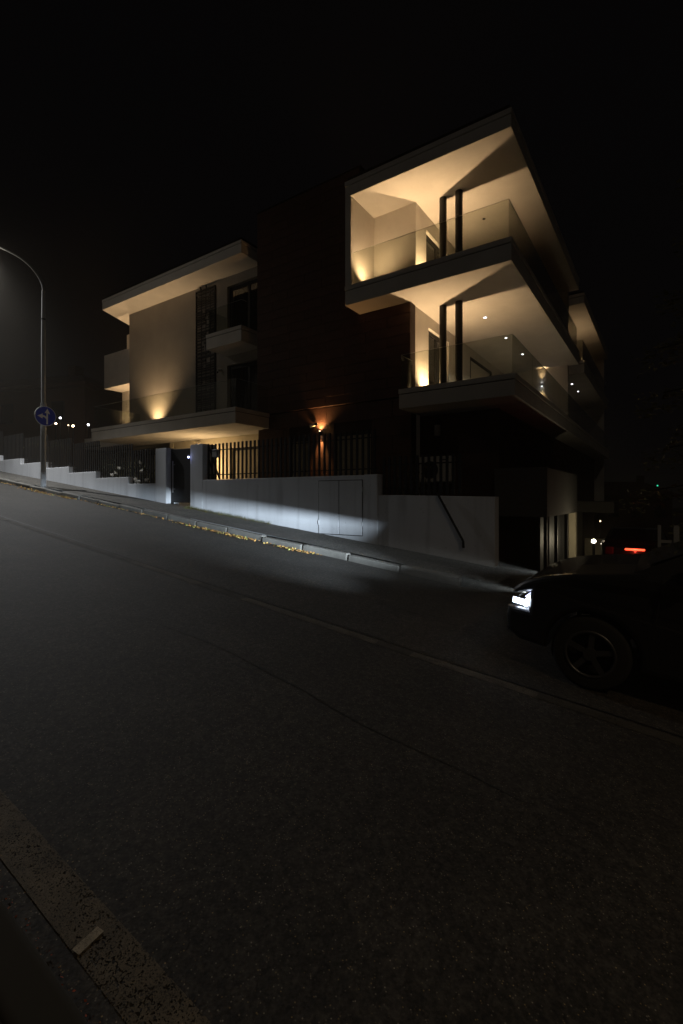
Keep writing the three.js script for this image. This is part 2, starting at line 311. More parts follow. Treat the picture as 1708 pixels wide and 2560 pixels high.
{
  const g = thing('pedestrian_gate', 'black solid pedestrian gate with long vertical bar handle', 'gate', [-11.5, 0, WALL - 0.16]);
  box('gate_leaf', [0.03, 1.01, 1.44, 2.93, 0, -0.05], M.dark, g, 0.01);
  box('gate_frame', [0.0, 0.03, 1.36, 2.95, 0.01, -0.07], M.dark, g, 0.004); box('gate_frame', [1.012, 1.04, 1.2, 2.95, 0.012, -0.07], M.dark, g, 0.004);
  const h = mesh('handle', barG(0.17, 1.72, 0.07, 0.17, 2.6, 0.07, 0.016, 12), M.steel, g);
  for (const y of [1.82, 2.5]) mesh('handle_mount', barG(0.17, y, 0.0, 0.17, y, 0.07, 0.01), M.steel, h);
  mesh('door_stop', barG(0.06, 1.44, 0.03, 0.16, 1.36, 0.06, 0.014), M.dark, g);
  const s = box('door_step', [-11.49, -10.47, 1.15, 1.34, WALL - 0.02, WALL - 1.4], M.concrete, null, 0.012); s.name = 'threshold_step'; structure(s);
  const l = thing('intercom', 'small blue lit button on the pillar at the gate', 'intercom', [-10.50, 2.66, WALL + 0.0]);
  box('plate', [-0.035, 0.02, -0.07, 0.07, -0.02, 0.012], M.dark, l, 0.004);
  mesh('button_light', (() => { const q = new THREE.SphereGeometry(0.026, 12, 8); q.translate(-0.005, 0, 0.02); return q; })(), G.blue, l);
  point(l, [-0.005, 0, 0.055], lin(0.5, 0.55, 1), 0.02, 0.5);
}

// ───────────────────────── the apartment building ─────────────────────────
const S1 = [4.0, 4.53], S2 = [7.21, 7.78], R = [10.38, 10.84], GF = 1.25;
const B = thing('apartment_building', 'modern white and brown apartment building with lit terraces and glass balustrades', 'building');
function slab(name, x0, x1, y0, y1, z0, z1, m = M.plaster) {         // body, drip groove, proud coping
  const cap = 0.13;
  const s = box(name, [x0, x1, y0, y1 - cap - 0.02, z0, z1], m, B, 0.015);
  box('drip_groove', [x0 + 0.03, x1 - 0.03, y1 - cap - 0.021, y1 - cap + 0.002, z0 - 0.03, z1 + 0.03], M.flash, s, 0);
  box('coping', [x0 - 0.012, x1 + 0.012, y1 - cap, y1, z0 + 0.012, z1 - 0.012], m, s, 0.012);
  return s;
}
function roofSlab(x0, x1, z0, z1) {
  const s = slab('roof', x0, x1, R[0], R[1], z0, z1);
  box('flashing', [x0 + 0.05, x1 - 0.05, R[1] + 0.001, R[1] + 0.13, z0 - 0.05, z1 + 0.05], M.flash, s, 0.01);
  return s;
}
// right-hand block: two stacked terraces round the corner
roofSlab(-7.75, -3.0, -11.5, -22.2);
slab('balcony_slab', -7.75, -3.0, S2[0], S2[1], -11.5, -22.2);
slab('balcony_slab', -5.98, -2.91, S1[0], S1[1], -11.5, -34.5);
box('side_fin', [-7.75, -7.55, S2[1] + 0.001, R[0] - 0.001, -11.503, -12.86], M.plaster, B, 0.012);
wallZ('recess_wall', -12.85, 0.2, -7.6, -6.12, S2[1], R[0], [], M.plaster, B);
wallX('terrace_wall', -6.12, 0.25, -13.05, -22.0, S2[1], R[0], [[-13.6, -15.7, S2[1] + 0.02, 9.9], [-17.2, -20.2, S2[1] + 0.02, 9.9]], M.plaster, B);
wallX('terrace_wall', -6.05, 0.25, -12.62, -22.0, S1[1], S2[0], [[-13.62, -15.3, S1[1] + 0.02, 6.85], [-17.4, -20.1, S1[1] + 0.02, 6.88]], M.plaster, B);
wallZ('cross_wall', -22.0, 0.2, -6.1, -3.4, S2[1], R[0], [], M.plaster, B);
wallZ('cross_wall', -22.0, 0.2, -6.1, -3.4, S1[1], S2[0], [], M.plaster, B);
box('floor_finish', [-7.54, -3.2, S2[1] + 0.004, S2[1] + 0.02, -11.75, -21.95], M.floorTile, B, 0);
box('floor_finish', [-5.9, -3.1, S1[1] + 0.004, S1[1] + 0.02, -11.75, -21.95], M.floorTile, B, 0);
for (const [y0, y1] of [[S2[1], R[0]], [S1[1], S2[0]]]) for (const [x, z] of [[-5.38, -13.14], [-4.88, -13.1]]) {
  const c = mesh('column', new THREE.CylinderGeometry(0.105, 0.105, y1 - y0 - 0.01, 28), M.dark, B); c.position.set(x, (y0 + y1) / 2, z);
}
// far block beyond the stair gap
roofSlab(-7.5, -3.0, -23.8, -34.5);
slab('balcony_slab', -7.5, -3.0, S2[0], S2[1], -23.8, -34.5);
wallX('far_terrace_wall', -5.6, 0.3, -24.3, -34.0, S1[1], R[0], [[-26, -28, 4.6, 6.8], [-29.5, -31.5, 4.6, 6.8], [-26, -28, 7.9, 9.9]], M.plaster, B);
wallX('stair_wall', -6.3, 0.3, -22.2, -24.3, GF, R[0] + 0.3, [], M.brown2, B);
wallZ('far_end_wall', -24.3, 0.25, -6.3, -5.3, S1[1], R[0], [], M.plaster, B);
wallZ('rear_wall', -34.2, 0.3, -24.1, -3.2, GF, R[0], [], M.plaster, B);
// ground floor under the corner terrace
wallZ('ground_floor_wall', -12.95, 0.25, -6.03, -3.7, -1.3, S1[0], [], M.brown2, B);
wallX('ground_floor_side_wall', -3.72, 0.25, -13.2, -34, -3.0, S1[0], [], M.brown2, B);
// brown clad volume: backing walls and separately laid panels
function cladding(name, x0, x1, y0, y1, z, holes, courses, rowH) {
  const w = wallZ(name, z - 0.03, 0.3, x0, x1, y0, y1, holes, M.brownBack, B);
  const geos = new Map();
  const rows = Math.round((y1 - y0) / rowH), h = (y1 - y0) / rows, wide = (x1 - x0) / courses;
  for (let r = 0; r < rows; r++) for (let c = -1; c < courses; c++) {
    let a = x0 + (c + (r % 2 ? 0.5 : 0)) * wide, b = a + wide; a = Math.max(a, x0); b = Math.min(b, x1); if (b - a < 0.05) continue;
    const c0 = y0 + r * h, c1 = c0 + h; let spansX = [[a, b]];
    for (const [ha, hb, hc, hd] of holes) if (hc < c1 - 0.02 && hd > c0 + 0.02) spansX = spansX.flatMap(([p, q]) => hb <= p || ha >= q ? [[p, q]] : [[p, Math.max(p, ha)], [Math.min(q, hb), q]].filter(([m, n]) => n - m > 0.03));
    for (const [p, q] of spansX) {
      const key = (q - p).toFixed(3); if (!geos.has(key)) geos.set(key, boxG(-(q - p) / 2 + 0.004, (q - p) / 2 - 0.004, 0.004, h - 0.004, 0, 0.03, 0.004));
      const o = mesh('cladding_panel', geos.get(key), rnd() < 0.5 ? M.brown : M.brown2, w); o.position.set((p + q) / 2, c0, z - 0.029 + rr(0, 0.003));
    }
  }
  return w;
}
const SHUT = [[-10.62, -9.72, 1.75, 3.55], [-8.75, -7.35, 1.75, 3.6]];
cladding('lower_brown_wall', -12.1, -6.03, GF, 4.5, -12.36, SHUT, 5, 0.54);
cladding('upper_brown_wall', -12.1, -6.03, 4.52, S2[0], -12.3, [], 4, 0.30);
cladding('upper_brown_wall', -12.1, -7.76, S2[0], 11.75, -12.3, [], 3, 0.30);
box('parapet_cap', [-12.12, -7.7, 11.751, 11.8, -12.28, -12.66], M.flash, B, 0.005);
wallX('brown_return_wall', -11.85, 0.25, -12.64, -22, GF, 11.74, [], M.brown2, B);
box('main_roof', [-11.84, -7.8, 10.9, 11.1, -12.66, -34], M.flash, B, 0);
// left wing
const WZ = -13.0;
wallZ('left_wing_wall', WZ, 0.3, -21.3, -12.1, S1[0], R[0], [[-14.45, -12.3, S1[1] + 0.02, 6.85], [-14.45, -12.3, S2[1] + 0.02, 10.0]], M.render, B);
wallZ('ground_floor_wall', WZ - 0.02, 0.25, -17.9, -12.1, GF, S1[0], [[-14.2, -12.4, 1.75, 3.5]], M.cream, B);
wallX('ground_floor_return', -17.9, 0.25, -13.0, -16, GF, S1[0], [], M.cream, B);
wallZ('ground_floor_rear_wall', -16.0, 0.25, -24.1, -17.9, GF, S1[0], [], M.cream, B);
slab('balcony_slab', -20.4, -11.5, S1[0], S1[1], -10.7, -12.28);
box('balcony_slab', [-24.1, -11.9, S1[0], S1[1] - 0.02, -12.29, -16], M.plaster, B, 0.01);
slab('balcony_slab', -14.45, -12.55, S2[0], S2[1], -11.95, WZ - 0.0);
{  // roof of the left wing, its left end cut on the skew
  const poly = [[-21.8, 11.95], [-12.55, 11.95], [-12.55, 22], [-26.3, 22]];
  const mk = (y0, y1, inset) => { const g = new THREE.ExtrudeGeometry(new THREE.Shape(poly.map(([x, z]) => new THREE.Vector2(x + (x < -20 ? inset : -inset), z + (z < 13 ? inset : 0)))), { depth: y1 - y0, bevelEnabled: false }); g.rotateX(-Math.PI / 2); g.translate(0, y0, 0); return uvMetres(g); };
  const r = mesh('roof', mk(R[0], R[1] - 0.12, 0), M.plaster, B);
  mesh('drip_groove', mk(R[1] - 0.121, R[1] - 0.1, 0.03), M.flash, r); mesh('coping', mk(R[1] - 0.1, R[1], -0.012), M.plaster, r); mesh('flashing', mk(R[1] + 0.001, R[1] + 0.14, 0.06), M.flash, r);
}
box('chimney', [-13.6, -13.0, R[1], 12.2, -14.2, -14.8], M.plaster, B, 0.02);
// recessed loggias at the left end
wallZ('loggia_wall', -14.3, 0.25, -24.1, -21.0, S1[1], S2[0], [], M.plaster, B);
box('loggia_floor', [-24.1, -21.31, S2[0], S2[1], -13.3, -14.29], M.plaster, B, 0.012);
box('loggia_parapet', [-24.1, -21.31, S2[1] + 0.001, 8.95, -13.302, -13.46], M.plaster, B, 0.012);
box('loggia_parapet', [-24.1, -23.94, S2[1] + 0.001, 8.949, -13.461, -14.29], M.plaster, B, 0.012);
wallX('left_wing_end_wall', -21.3, 0.0 + 0.3, -13.31, -14.3, S1[1], R[0], [], M.plaster, B);
wallX('left_end_wall', -23.85, 0.25, -14.56, -22, GF, R[0], [], M.plaster, B);

// doors, windows and roller shutters (parts of the building)
function windowZ(x0, x1, y0, y1, z, leaves, fill, shutter) {
  const w = sub('window', B), d = 0.07, fw = 0.07;
  mesh('frame', merge([boxG(x0, x1, y1 - fw, y1, z, z - d), boxG(x0, x1, y0, y0 + fw, z, z - d), boxG(x0, x0 + fw, y0 + fw, y1 - fw, z, z - d), boxG(x1 - fw, x1, y0 + fw, y1 - fw, z, z - d)]), M.dark, w);
  if (shutter) { rollShutter(w, x0 + fw, x1 - fw, y0 + fw, y1 - fw, z - 0.02); return w; }
  const n = leaves, ww = (x1 - x0 - 2 * fw) / n;
  for (let i = 0; i < n; i++) {
    const a = x0 + fw + i * ww, b = a + ww;
    mesh('sash', merge([boxG(a + 0.002, a + 0.06, y0 + fw, y1 - fw, z - 0.01, z - 0.06), boxG(b - 0.06, b - 0.002, y0 + fw, y1 - fw, z - 0.01, z - 0.06), boxG(a + 0.06, b - 0.06, y1 - fw - 0.06, y1 - fw, z - 0.01, z - 0.06), boxG(a + 0.06, b - 0.06, y0 + fw, y0 + fw + 0.08, z - 0.01, z - 0.06)]), M.dark, w);
    box('pane', [a + 0.06, b - 0.06, y0 + fw + 0.08, y1 - fw - 0.06, z - 0.03, z - 0.04], M.windowGlass, w, 0);
  }
  mesh('dark_room_sheet', wavy(x0 + 0.02, x1 - 0.02, y0 + 0.03, y1 - 0.02, z - 0.22), fill, w);  // dark sheet added behind the panes in place of an unlit room
  return w;
}
function wavy(x0, x1, y0, y1, z) {
  const n = Math.round((x1 - x0) / 0.025), g = new THREE.PlaneGeometry(x1 - x0, y1 - y0, n, 1), p = g.attributes.position;
  for (let i = 0; i < p.count; i++) p.setZ(i, 0.022 * Math.sin(p.getX(i) * 42 + 1.2 * Math.sin(p.getX(i) * 5)));
  g.translate((x0 + x1) / 2, (y0 + y1) / 2, z); g.computeVertexNormals(); return uvMetres(g);
}
function rollShutter(w, x0, x1, y0, y1, z, m = M.shutter) {         // curved slats hooked under one another
  const s = new THREE.Shape(); s.moveTo(0, y0); const n = Math.round((y1 - y0) / 0.052), h = (y1 - y0) / n;
  for (let i = 0; i < n; i++) { const y = y0 + i * h; s.lineTo(0.002, y + 0.006); s.lineTo(0.012, y + h * 0.3); s.lineTo(0.012, y + h * 0.7); s.lineTo(0.002, y + h - 0.002); s.lineTo(-0.004, y + h); }
  s.lineTo(-0.02, y1); s.lineTo(-0.02, y0);
  const g = new THREE.ExtrudeGeometry(s, { depth: x1 - x0, bevelEnabled: false }); g.rotateY(-Math.PI / 2); g.scale(1, 1, 1); g.translate(x1, 0, z);
  return mesh('roller_shutter', uvMetres(g), m, w);
}
for (const [a, b, c, d] of SHUT) windowZ(a, b, c, d, -12.42, 1, null, true);
windowZ(-14.2, -12.4, 1.75, 3.5, -13.09, 1, null, true);
windowZ(-14.45, -12.3, S1[1] + 0.02, 6.85, WZ - 0.14, 2, M.dark_room_sheet);
windowZ(-14.45, -12.3, S2[1] + 0.02, 10.0, WZ - 0.14, 2, M.dark_room_sheet);
function windowX(z0, z1, y0, y1, x, leaves, fill) {      // the same seen on the terrace side: built facing the street, then turned
  const L = z0 - z1, before = B.children.length;
  const w = windowZ(0, L, y0, y1, 0, leaves, fill); w.rotation.y = Math.PI / 2; w.position.set(x, 0, z0); return w;
}
windowX(-13.6, -15.7, S2[1] + 0.02, 9.9, -6.22, 2, M.dark_room_sheet);
windowX(-17.2, -20.2, S2[1] + 0.02, 9.9, -6.22, 2, M.dark_room_sheet);
windowX(-13.62, -15.3, S1[1] + 0.02, 6.85, -6.15, 2, M.dark_room_sheet);
{
  const w = sub('window', B);
  mesh('frame', merge([boxG(-6.15, -6.04, 6.82, 6.88, -17.4, -20.1), boxG(-6.15, -6.04, S1[1] + 0.02, 6.82, -17.4, -17.46), boxG(-6.15, -6.04, S1[1] + 0.02, 6.82, -20.04, -20.1)]), M.dark, w);
  const r = rollShutter(w, 0.06, 2.64, S1[1] + 0.03, 6.82, 0, M.shutterWhite); r.rotation.y = Math.PI / 2; r.position.set(-6.13, 0, -17.4);
}
for (const [a, b, c, d] of [[-26, -28, 4.6, 6.8], [-29.5, -31.5, 4.6, 6.8], [-26, -28, 7.9, 9.9]]) windowX(a, b, c, d, -5.75, 2, M.dark_room_sheet_pale);
// slatted screen on the left wing, irregular slats in a dark frame
{
  const s = sub('slatted_screen', B);
  const x0 = -16.3, x1 = -15.1, y0 = 4.58, y1 = 10.22, z = WZ + 0.02;
  for (const a of [[x0, x0 + 0.05, y0, y1], [x1 - 0.05, x1, y0, y1], [x0 + 0.05, x1 - 0.05, y1 - 0.05, y1], [x0 + 0.05, x1 - 0.05, y0, y0 + 0.05]]) box('frame', [...a, z + 0.06, z], M.dark, s, 0.004);
  let y = y0 + 0.08;
  const sg = new Map();
  while (y < y1 - 0.12) {
    const h = [0.035, 0.055, 0.085][Math.floor(rnd() * 3)], n = rnd() < 0.5 ? 1 : 2, xm = rr(x0 + 0.3, x1 - 0.3);
    for (const [a, b] of n === 1 ? [[x0 + 0.05, x1 - 0.05]] : [[x0 + 0.05, xm], [xm + rr(0.05, 0.3), x1 - 0.05]]) {
      const o = box('slat', [a, b, y, y + h, z + 0.05 + rr(-0.012, 0.008), z + 0.03], M.dark, s, 0);
    }
    y += h + [0.03, 0.045, 0.075][Math.floor(rnd() * 3)];
  }
  for (const x of [-15.98, -15.7, -15.42]) box('upright', [x - 0.012, x + 0.012, y0 + 0.05, y1 - 0.05, z + 0.016, z + 0.004], M.dark, s, 0);
  for (const x of [-15.95, -15.6]) mesh('bracket', barG(x, 10.18, WZ + 0.07, x + 0.05, 10.3, WZ + 0.16, 0.035), M.dark, s);
}
// glass balustrades: clear panels standing in a shoe
function panesX(x0, x1, y, z, cuts, hgt = 0.95) {
  const xs = [x0, ...cuts, x1];
  for (let i = 0; i + 1 < xs.length; i++) {
    const p = box('balustrade_pane', [xs[i] + 0.006, xs[i + 1] - 0.006, y + 0.01, y + hgt, z, z - 0.017], M.glass, B, 0);
    box('pane_edge', [xs[i] + 0.006, xs[i + 1] - 0.006, y + hgt + 0.001, y + hgt + 0.005, z + 0.001, z - 0.018], M.galv, p, 0);
  }
}
function panesZ(x, y, z0, z1, n, hgt = 0.95) {
  for (let i = 0; i < n; i++) {
    const a = z0 + (z1 - z0) * i / n - 0.006, b = z0 + (z1 - z0) * (i + 1) / n + 0.006;
    const p = box('balustrade_pane', [x - 0.017, x, y + 0.01, y + hgt, a, b], M.glass, B, 0);
    box('pane_edge', [x - 0.018, x + 0.001, y + hgt + 0.001, y + hgt + 0.005, a, b], M.galv, p, 0);
  }
}
panesX(-7.54, -3.07, S2[1], -11.58, [-6.18, -4.6]); panesZ(-3.07, S2[1], -11.6, -22.1, 5);
panesX(-5.95, -2.99, S1[1], -11.58, [-4.5]); panesZ(-2.99, S1[1], -11.6, -34.3, 11); panesZ(-5.95, S1[1], -11.6, -12.28, 1);
panesZ(-3.07, S2[1], -23.9, -34.3, 5); panesX(-5.2, -3.08, S2[1], -23.88, []);
panesX(-20.32, -11.58, S1[1], -10.78, [-17.9, -16.3, -14.9, -13.2]); panesZ(-20.32, S1[1], -10.8, -12.95, 1); panesZ(-11.56, S1[1], -10.8, -12.28, 1);
panesX(-14.4, -12.6, S2[1], -12.02, []); panesZ(-14.4, S2[1], -12.04, -12.95, 1); panesZ(-12.6, S2[1], -12.04, -12.3, 1);

// low garage volume beside the drive
{
  const g = thing('garage_entrance', 'low dark grey garage volume with posts beside the drive', 'garage');
  box('upper_volume', [-3.70, -2.4, 1.09, 2.34, -12.5, -17.4], M.anthracite, g, 0.02);
  const post = boxG(-0.04, 0.04, -1.4, 1.088, -0.04, 0.04, 0.005);
  for (const [x, z] of [[-2.46, -12.62], [-2.46, -14.0], [-2.46, -15.6]]) mesh('post', post, M.dark, g).position.set(x, 0, z);
  box('pier', [-2.75, -2.41, -1.6, 1.088, -17.1, -17.4], M.cream, g, 0.01);
  box('garage_door', [-2.66, -2.6, -1.5, 1.08, -12.7, -17.0], M.dark, g, 0.005);
  box('canopy', [-2.9, -1.55, 1.0, 1.42, -20.2, -22.5], M.anthracite, g, 0.015);
  box('canopy_wall', [-3.3, -2.9, -2, 1.42, -20.2, -22.5], M.plaster, g, 0.015);
}

// ───────────────────────── lamps on the building ─────────────────────────
function uplight(label, [x, y, z], power, angle, pen, tilt = [0, 0], group) {
  const l = thing('floor_uplight', label, 'light', [x, y, z], 0, group);
  mesh('housing', new THREE.CylinderGeometry(0.055, 0.05, 0.08, 20).translate(0, 0.04, 0), M.dark, l);
  mesh('lamp_lens', new THREE.CylinderGeometry(0.042, 0.042, 0.006, 20).translate(0, 0.083, 0), G.warm, l);
  spot(l, [0, 0.1, 0], [tilt[0], 1.1, tilt[1]], WARM, power, angle, pen, 0.8);
}
uplight('floor uplight washing the left fin wall of the top terrace', [-7.24, S2[1] + 0.02, -12.1], 13, 1.05, 1.0, [0, 0]);
uplight('floor uplight beside the twin columns on the top terrace', [-5.83, S2[1] + 0.02, -13.26], 30, 1.15, 1.0, [0.05, 0]);
uplight('floor uplight beside the twin columns on the middle terrace', [-5.78, S1[1] + 0.02, -13.26], 30, 1.15, 1.0, [0.05, 0]);
uplight('floor uplight washing the rendered wall of the left wing terrace', [-19.0, S1[1] + 0.01, -12.66], 52, 0.92, 1.0, [0, 0.03]);
uplight('floor uplight inside the lower loggia at the left end', [-22.4, S1[1] + 0.0, -13.8], 20, 1.2, 0.8);
uplight('floor uplight inside the upper loggia at the left end', [-22.4, S2[1] + 0.02, -13.9], 14, 1.2, 0.8);
uplight('floor uplight on the far block balcony', [-4.6, S2[1] + 0.02, -27.0], 7, 1.3, 0.8);
function sconce(name, label, [x, y, z], col, up, down, g, angle = 0.75, wide = 0.6) {       // drum on the wall that shines both ways
  const l = thing(name, label, 'wall light', [x, y, z]);
  mesh('drum', new THREE.CylinderGeometry(0.045, 0.045, 0.14, 20, 1, true).translate(0, 0, 0.08), M.dark, l);
  mesh('back_plate', boxG(-0.03, 0.03, -0.05, 0.05, 0.0, 0.04, 0.004), M.dark, l);
  for (const s of [1, -1]) {
    mesh('lamp_lens', new THREE.SphereGeometry(0.032, 14, 10).translate(0, s * 0.056, 0.08), g, l);
    spot(l, [0, s * 0.105, 0.08], [0, s * 1.1, 0.06], col, s > 0 ? up : down, s > 0 ? angle : Math.min(angle, wide), 1, 1.5);
  }
  return l;
}
sconce('wall_light', 'amber up and down wall light on the lower brown wall', [-9.27, 3.66, -12.36], AMBER, 9, 12, G.amber, 1.15);
{
  const l = thing('garden_post_light', 'warm post light standing under the left balcony behind the gate pillar', 'lamp', [-15.2, 1.45, -12.25]);
  mesh('post', new THREE.CylinderGeometry(0.03, 0.04, 1.25, 14).translate(0, 0.6, 0), M.dark, l);
  mesh('lamp_globe', new THREE.SphereGeometry(0.08, 20, 14).translate(0, 1.3, 0), G.warmSoft, l);
  point(l, [0, 1.3, 0], lin(1, 0.68, 0.34), 6.5, 4);
}
sconce('wall_light', 'small up and down wall light at the far end of the middle terrace', [-4.42, 6.5, -22.0], WARM, 4, 4, G.led, 0.5);
function downlight(x, y, z, label, power) {
  const l = thing('ceiling_downlight', label, 'downlight', [x, y, z], 0, 'recessed terrace ceiling downlights');
  mesh('bezel', new THREE.TorusGeometry(0.05, 0.010, 8, 24).rotateX(Math.PI / 2).translate(0, -0.006, 0), M.galvPaint, l);
  mesh('lamp_lens', new THREE.SphereGeometry(0.042, 16, 8, 0, Math.PI * 2, Math.PI / 2, Math.PI / 2).scale(1, 0.5, 1), G.led, l);
  spot(l, [0, -0.05, 0], [0, -1, 0], lin(1, 0.85, 0.65), power, 0.95, 0.8, 2);
}
downlight(-4.63, S2[0] - 0.002, -14.7, 'ceiling downlight over the middle terrace nearest the columns', 20);
downlight(-4.62, S2[0] - 0.002, -17.0, 'second ceiling downlight along the middle terrace soffit', 20);
downlight(-4.60, S2[0] - 0.002, -19.3, 'third ceiling downlight along the middle terrace soffit', 20);
downlight(-3.8, S2[0] - 0.002, -25.8, 'nearer downlight under the far block balcony', 1.2);
downlight(-3.8, S2[0] - 0.002, -27.8, 'farther downlight under the far block balcony', 1.2);
mesh('ceiling_sensor', new THREE.CylinderGeometry(0.05, 0.05, 0.012, 20).translate(-4.71, R[0] - 0.005, -14.84), M.dark, B);
{
  const l = thing('cylinder_lamp', 'unlit pale cylinder wall lamp on the dark wall under the corner terrace', 'wall light', [-5.42, 3.52, -12.93]);
  mesh('shade', new THREE.CylinderGeometry(0.085, 0.085, 0.3, 24).translate(0, 0, 0.11), M.acWhite, l); mesh('arm', boxG(-0.02, 0.02, 0.15, 0.42, 0, 0.1), M.dark, l); mesh('collar', new THREE.CylinderGeometry(0.05, 0.085, 0.1, 20).translate(0, 0.2, 0.11), M.dark, l);
}
function cctv(name, label, [x, y, z], heads) {
  const c = thing(name, label, 'camera', [x, y, z]);
  mesh('mount', boxG(-0.04, 0.04, -0.04, 0.04, 0, 0.03, 0.005), M.acWhite, c); mesh('arm', barG(0, 0, 0.02, 0, -0.02, 0.1, 0.02), M.acWhite, c);
  for (const [dx, dy, dz] of heads) {
    const a = new THREE.Vector3(dx, dy, dz).normalize(), h = mesh('camera_body', barG(0.02 * a.x, -0.02, 0.1, 0.17 * a.x, -0.02 + 0.17 * a.y, 0.1 + 0.17 * a.z, 0.055, 20), M.acWhite, c);
    mesh('lens', barG(0.16 * a.x, -0.02 + 0.16 * a.y, 0.1 + 0.16 * a.z, 0.176 * a.x, -0.02 + 0.176 * a.y, 0.1 + 0.176 * a.z, 0.04, 16), M.carGlass, h);
  }
}
cctv('security_camera', 'twin headed white security camera above the amber wall light', [-9.44, 3.98, -12.33], [[0.75, -0.1, 0.65], [-0.9, -0.35, 0.3]]);
cctv('security_camera', 'white security camera hanging under the left balcony above the gate', [-16.1, 3.85, -13.0], [[0.4, -0.4, 0.8]]);
cctv('security_camera', 'small security camera high on the rendered wall beside the lower balcony door', [-14.8, 6.72, -12.98], [[0.3, -0.6, 0.6]]);
{
  const a = thing('air_conditioner', 'white outdoor air conditioner unit behind the low railing', 'air conditioner', [-5.34, 2.02, -12.62]);
  box('case', [-0.48, 0.48, 0, 0.72, 0.16, -0.16], M.acWhite, a, 0.02);
  const gr = mesh('fan_grille', merge([...[0.06, 0.12, 0.18, 0.24].map(r => new THREE.TorusGeometry(r, 0.006, 6, 40)), ...[0, 1, 2, 3, 4, 5].map(i => new THREE.BoxGeometry(0.5, 0.008, 0.008).rotateZ(i * Math.PI / 6))]).translate(-0.16, 0.34, 0.168), M.dark, a);
  mesh('fan_disc', new THREE.CircleGeometry(0.25, 36).translate(0, 0, 0).translate(-0.16, 0.34, 0.162), M.dark, a);
  box('name_strip', [0.12, 0.32, 0.60, 0.63, 0.158, 0.163], M.dark, a, 0);
  box('bracket', [-0.36, -0.32, -0.05, 0, 0.14, -0.3], M.galv, a, 0); box('bracket', [0.32, 0.36, -0.05, 0, 0.14, -0.3], M.galv, a, 0);
}

// ───────────────────────── street lamp and sign ─────────────────────────
{
  const px = -16.1, pz = -6.94, y0 = sy(px) + 0.12;
  const l = thing('street_lamp', 'tall grey street lamp post with curved arm at the kerb', 'street lamp', [px, y0, pz]);
  const lower = mesh('pole', new THREE.LatheGeometry([[0.074, -0.1], [0.074, 2.6], [0.06, 2.66], [0.058, 4.5], [0.045, 6.15]].map(p => new THREE.Vector2(...p)), 28), M.galv, l);
  mesh('lit_foot_sleeve', new THREE.CylinderGeometry(0.079, 0.079, 0.55, 28).translate(0, 0.17, 0), M.galvPaint, l);  // paler sleeve carries the headlight glow on the pole foot as colour
  for (const y of [2.62, 2.1, 1.95, 1.8]) mesh('band', new THREE.CylinderGeometry(0.077, 0.077, 0.02, 28).translate(0, y > 2.6 ? 2.6 : y, 0), M.galv, lower);
  mesh('clamp', new THREE.CylinderGeometry(0.055, 0.055, 0.05, 24).translate(0, 5.25, 0), M.dark, lower);
  const out = (d, y) => new THREE.Vector3(-0.954 * d, y - y0, 0.301 * d), ang = Math.atan2(0.954, 0.301);     // the arm leans uphill, a little over the road
  const curve = new THREE.CatmullRomCurve3([out(0, 7.9), out(0.02, 8.2), out(0.2, 8.54), out(0.53, 8.91), out(0.98, 9.26), out(1.67, 9.64), out(2.25, 9.92)]);
  mesh('arm', new THREE.TubeGeometry(curve, 48, 0.032, 12), M.galv, l);
  const hp = out(2.55, 10.02), h = mesh('lamp_head', new RoundedBoxGeometry(0.30, 0.12, 0.75, 3, 0.05).rotateY(-ang).translate(hp.x, hp.y, hp.z), M.galv, l);
  mesh('lamp_lens', new THREE.SphereGeometry(1, 24, 12, 0, Math.PI * 2, Math.PI / 2, Math.PI / 2).scale(0.12, 0.06, 0.26).rotateY(-ang).translate(hp.x, hp.y - 0.06, hp.z), G.street, h);
  spot(l, [hp.x, hp.y - 0.17, hp.z], [hp.x + 0.4, hp.y - 0.17 - 5.2, hp.z + 3.0], lin(0.97, 0.985, 1), 290, 1.24, 0.55, 3);   // tilted to the carriageway
  point(l, [hp.x, hp.y - 0.16, hp.z], lin(1, 0.9, 0.76), 4.5, 4);                                                        // stray light of the bowl
  const s = thing('road_sign', 'round blue sign with white straight ahead and left arrows on the lamp post', 'sign', [px + 0.13, 4.12, pz]);
  mesh('backing_plate', new THREE.CylinderGeometry(0.31, 0.31, 0.02, 48).rotateZ(Math.PI / 2), M.galv, s);
  mesh('white_rim', new THREE.RingGeometry(0.292, 0.308, 64).rotateY(Math.PI / 2).translate(0.013, 0, 0), M.signWhite, s);
  mesh('blue_face', new THREE.CircleGeometry(0.293, 64).rotateY(Math.PI / 2).translate(0.014, 0, 0), M.signBlue, s);
  const up = new THREE.Shape([[0.02, -0.25], [0.07, -0.25], [0.07, 0.09], [0.135, 0.07], [0.055, 0.24], [-0.03, 0.09], [0.025, 0.10], [0.022, -0.08]].map(p => new THREE.Vector2(...p)));
  const lf = new THREE.Shape(); lf.moveTo(-0.235, -0.01); lf.lineTo(-0.075, 0.075); lf.lineTo(-0.085, 0.025); lf.bezierCurveTo(-0.02, 0.022, 0.018, -0.0, 0.03, -0.06); lf.lineTo(0.03, -0.13); lf.bezierCurveTo(0.0, -0.05, -0.03, -0.035, -0.09, -0.033); lf.lineTo(-0.085, -0.085); lf.closePath();
  for (const q of [up, lf]) { const g = new THREE.ExtrudeGeometry(q, { depth: q === up ? 0.002 : 0.003, bevelEnabled: false }); g.rotateY(Math.PI / 2); g.translate(0.0145, 0, 0); mesh('arrow', g, M.signWhite, s); }
  mesh('pole_clamp', new THREE.TorusGeometry(0.07, 0.012, 8, 24).rotateX(Math.PI / 2).translate(-0.13, 0.12, 0), M.galv, s); mesh('pole_clamp', new THREE.TorusGeometry(0.07, 0.012, 8, 24).rotateX(Math.PI / 2).translate(-0.13, -0.12, 0), M.galv, s);
}

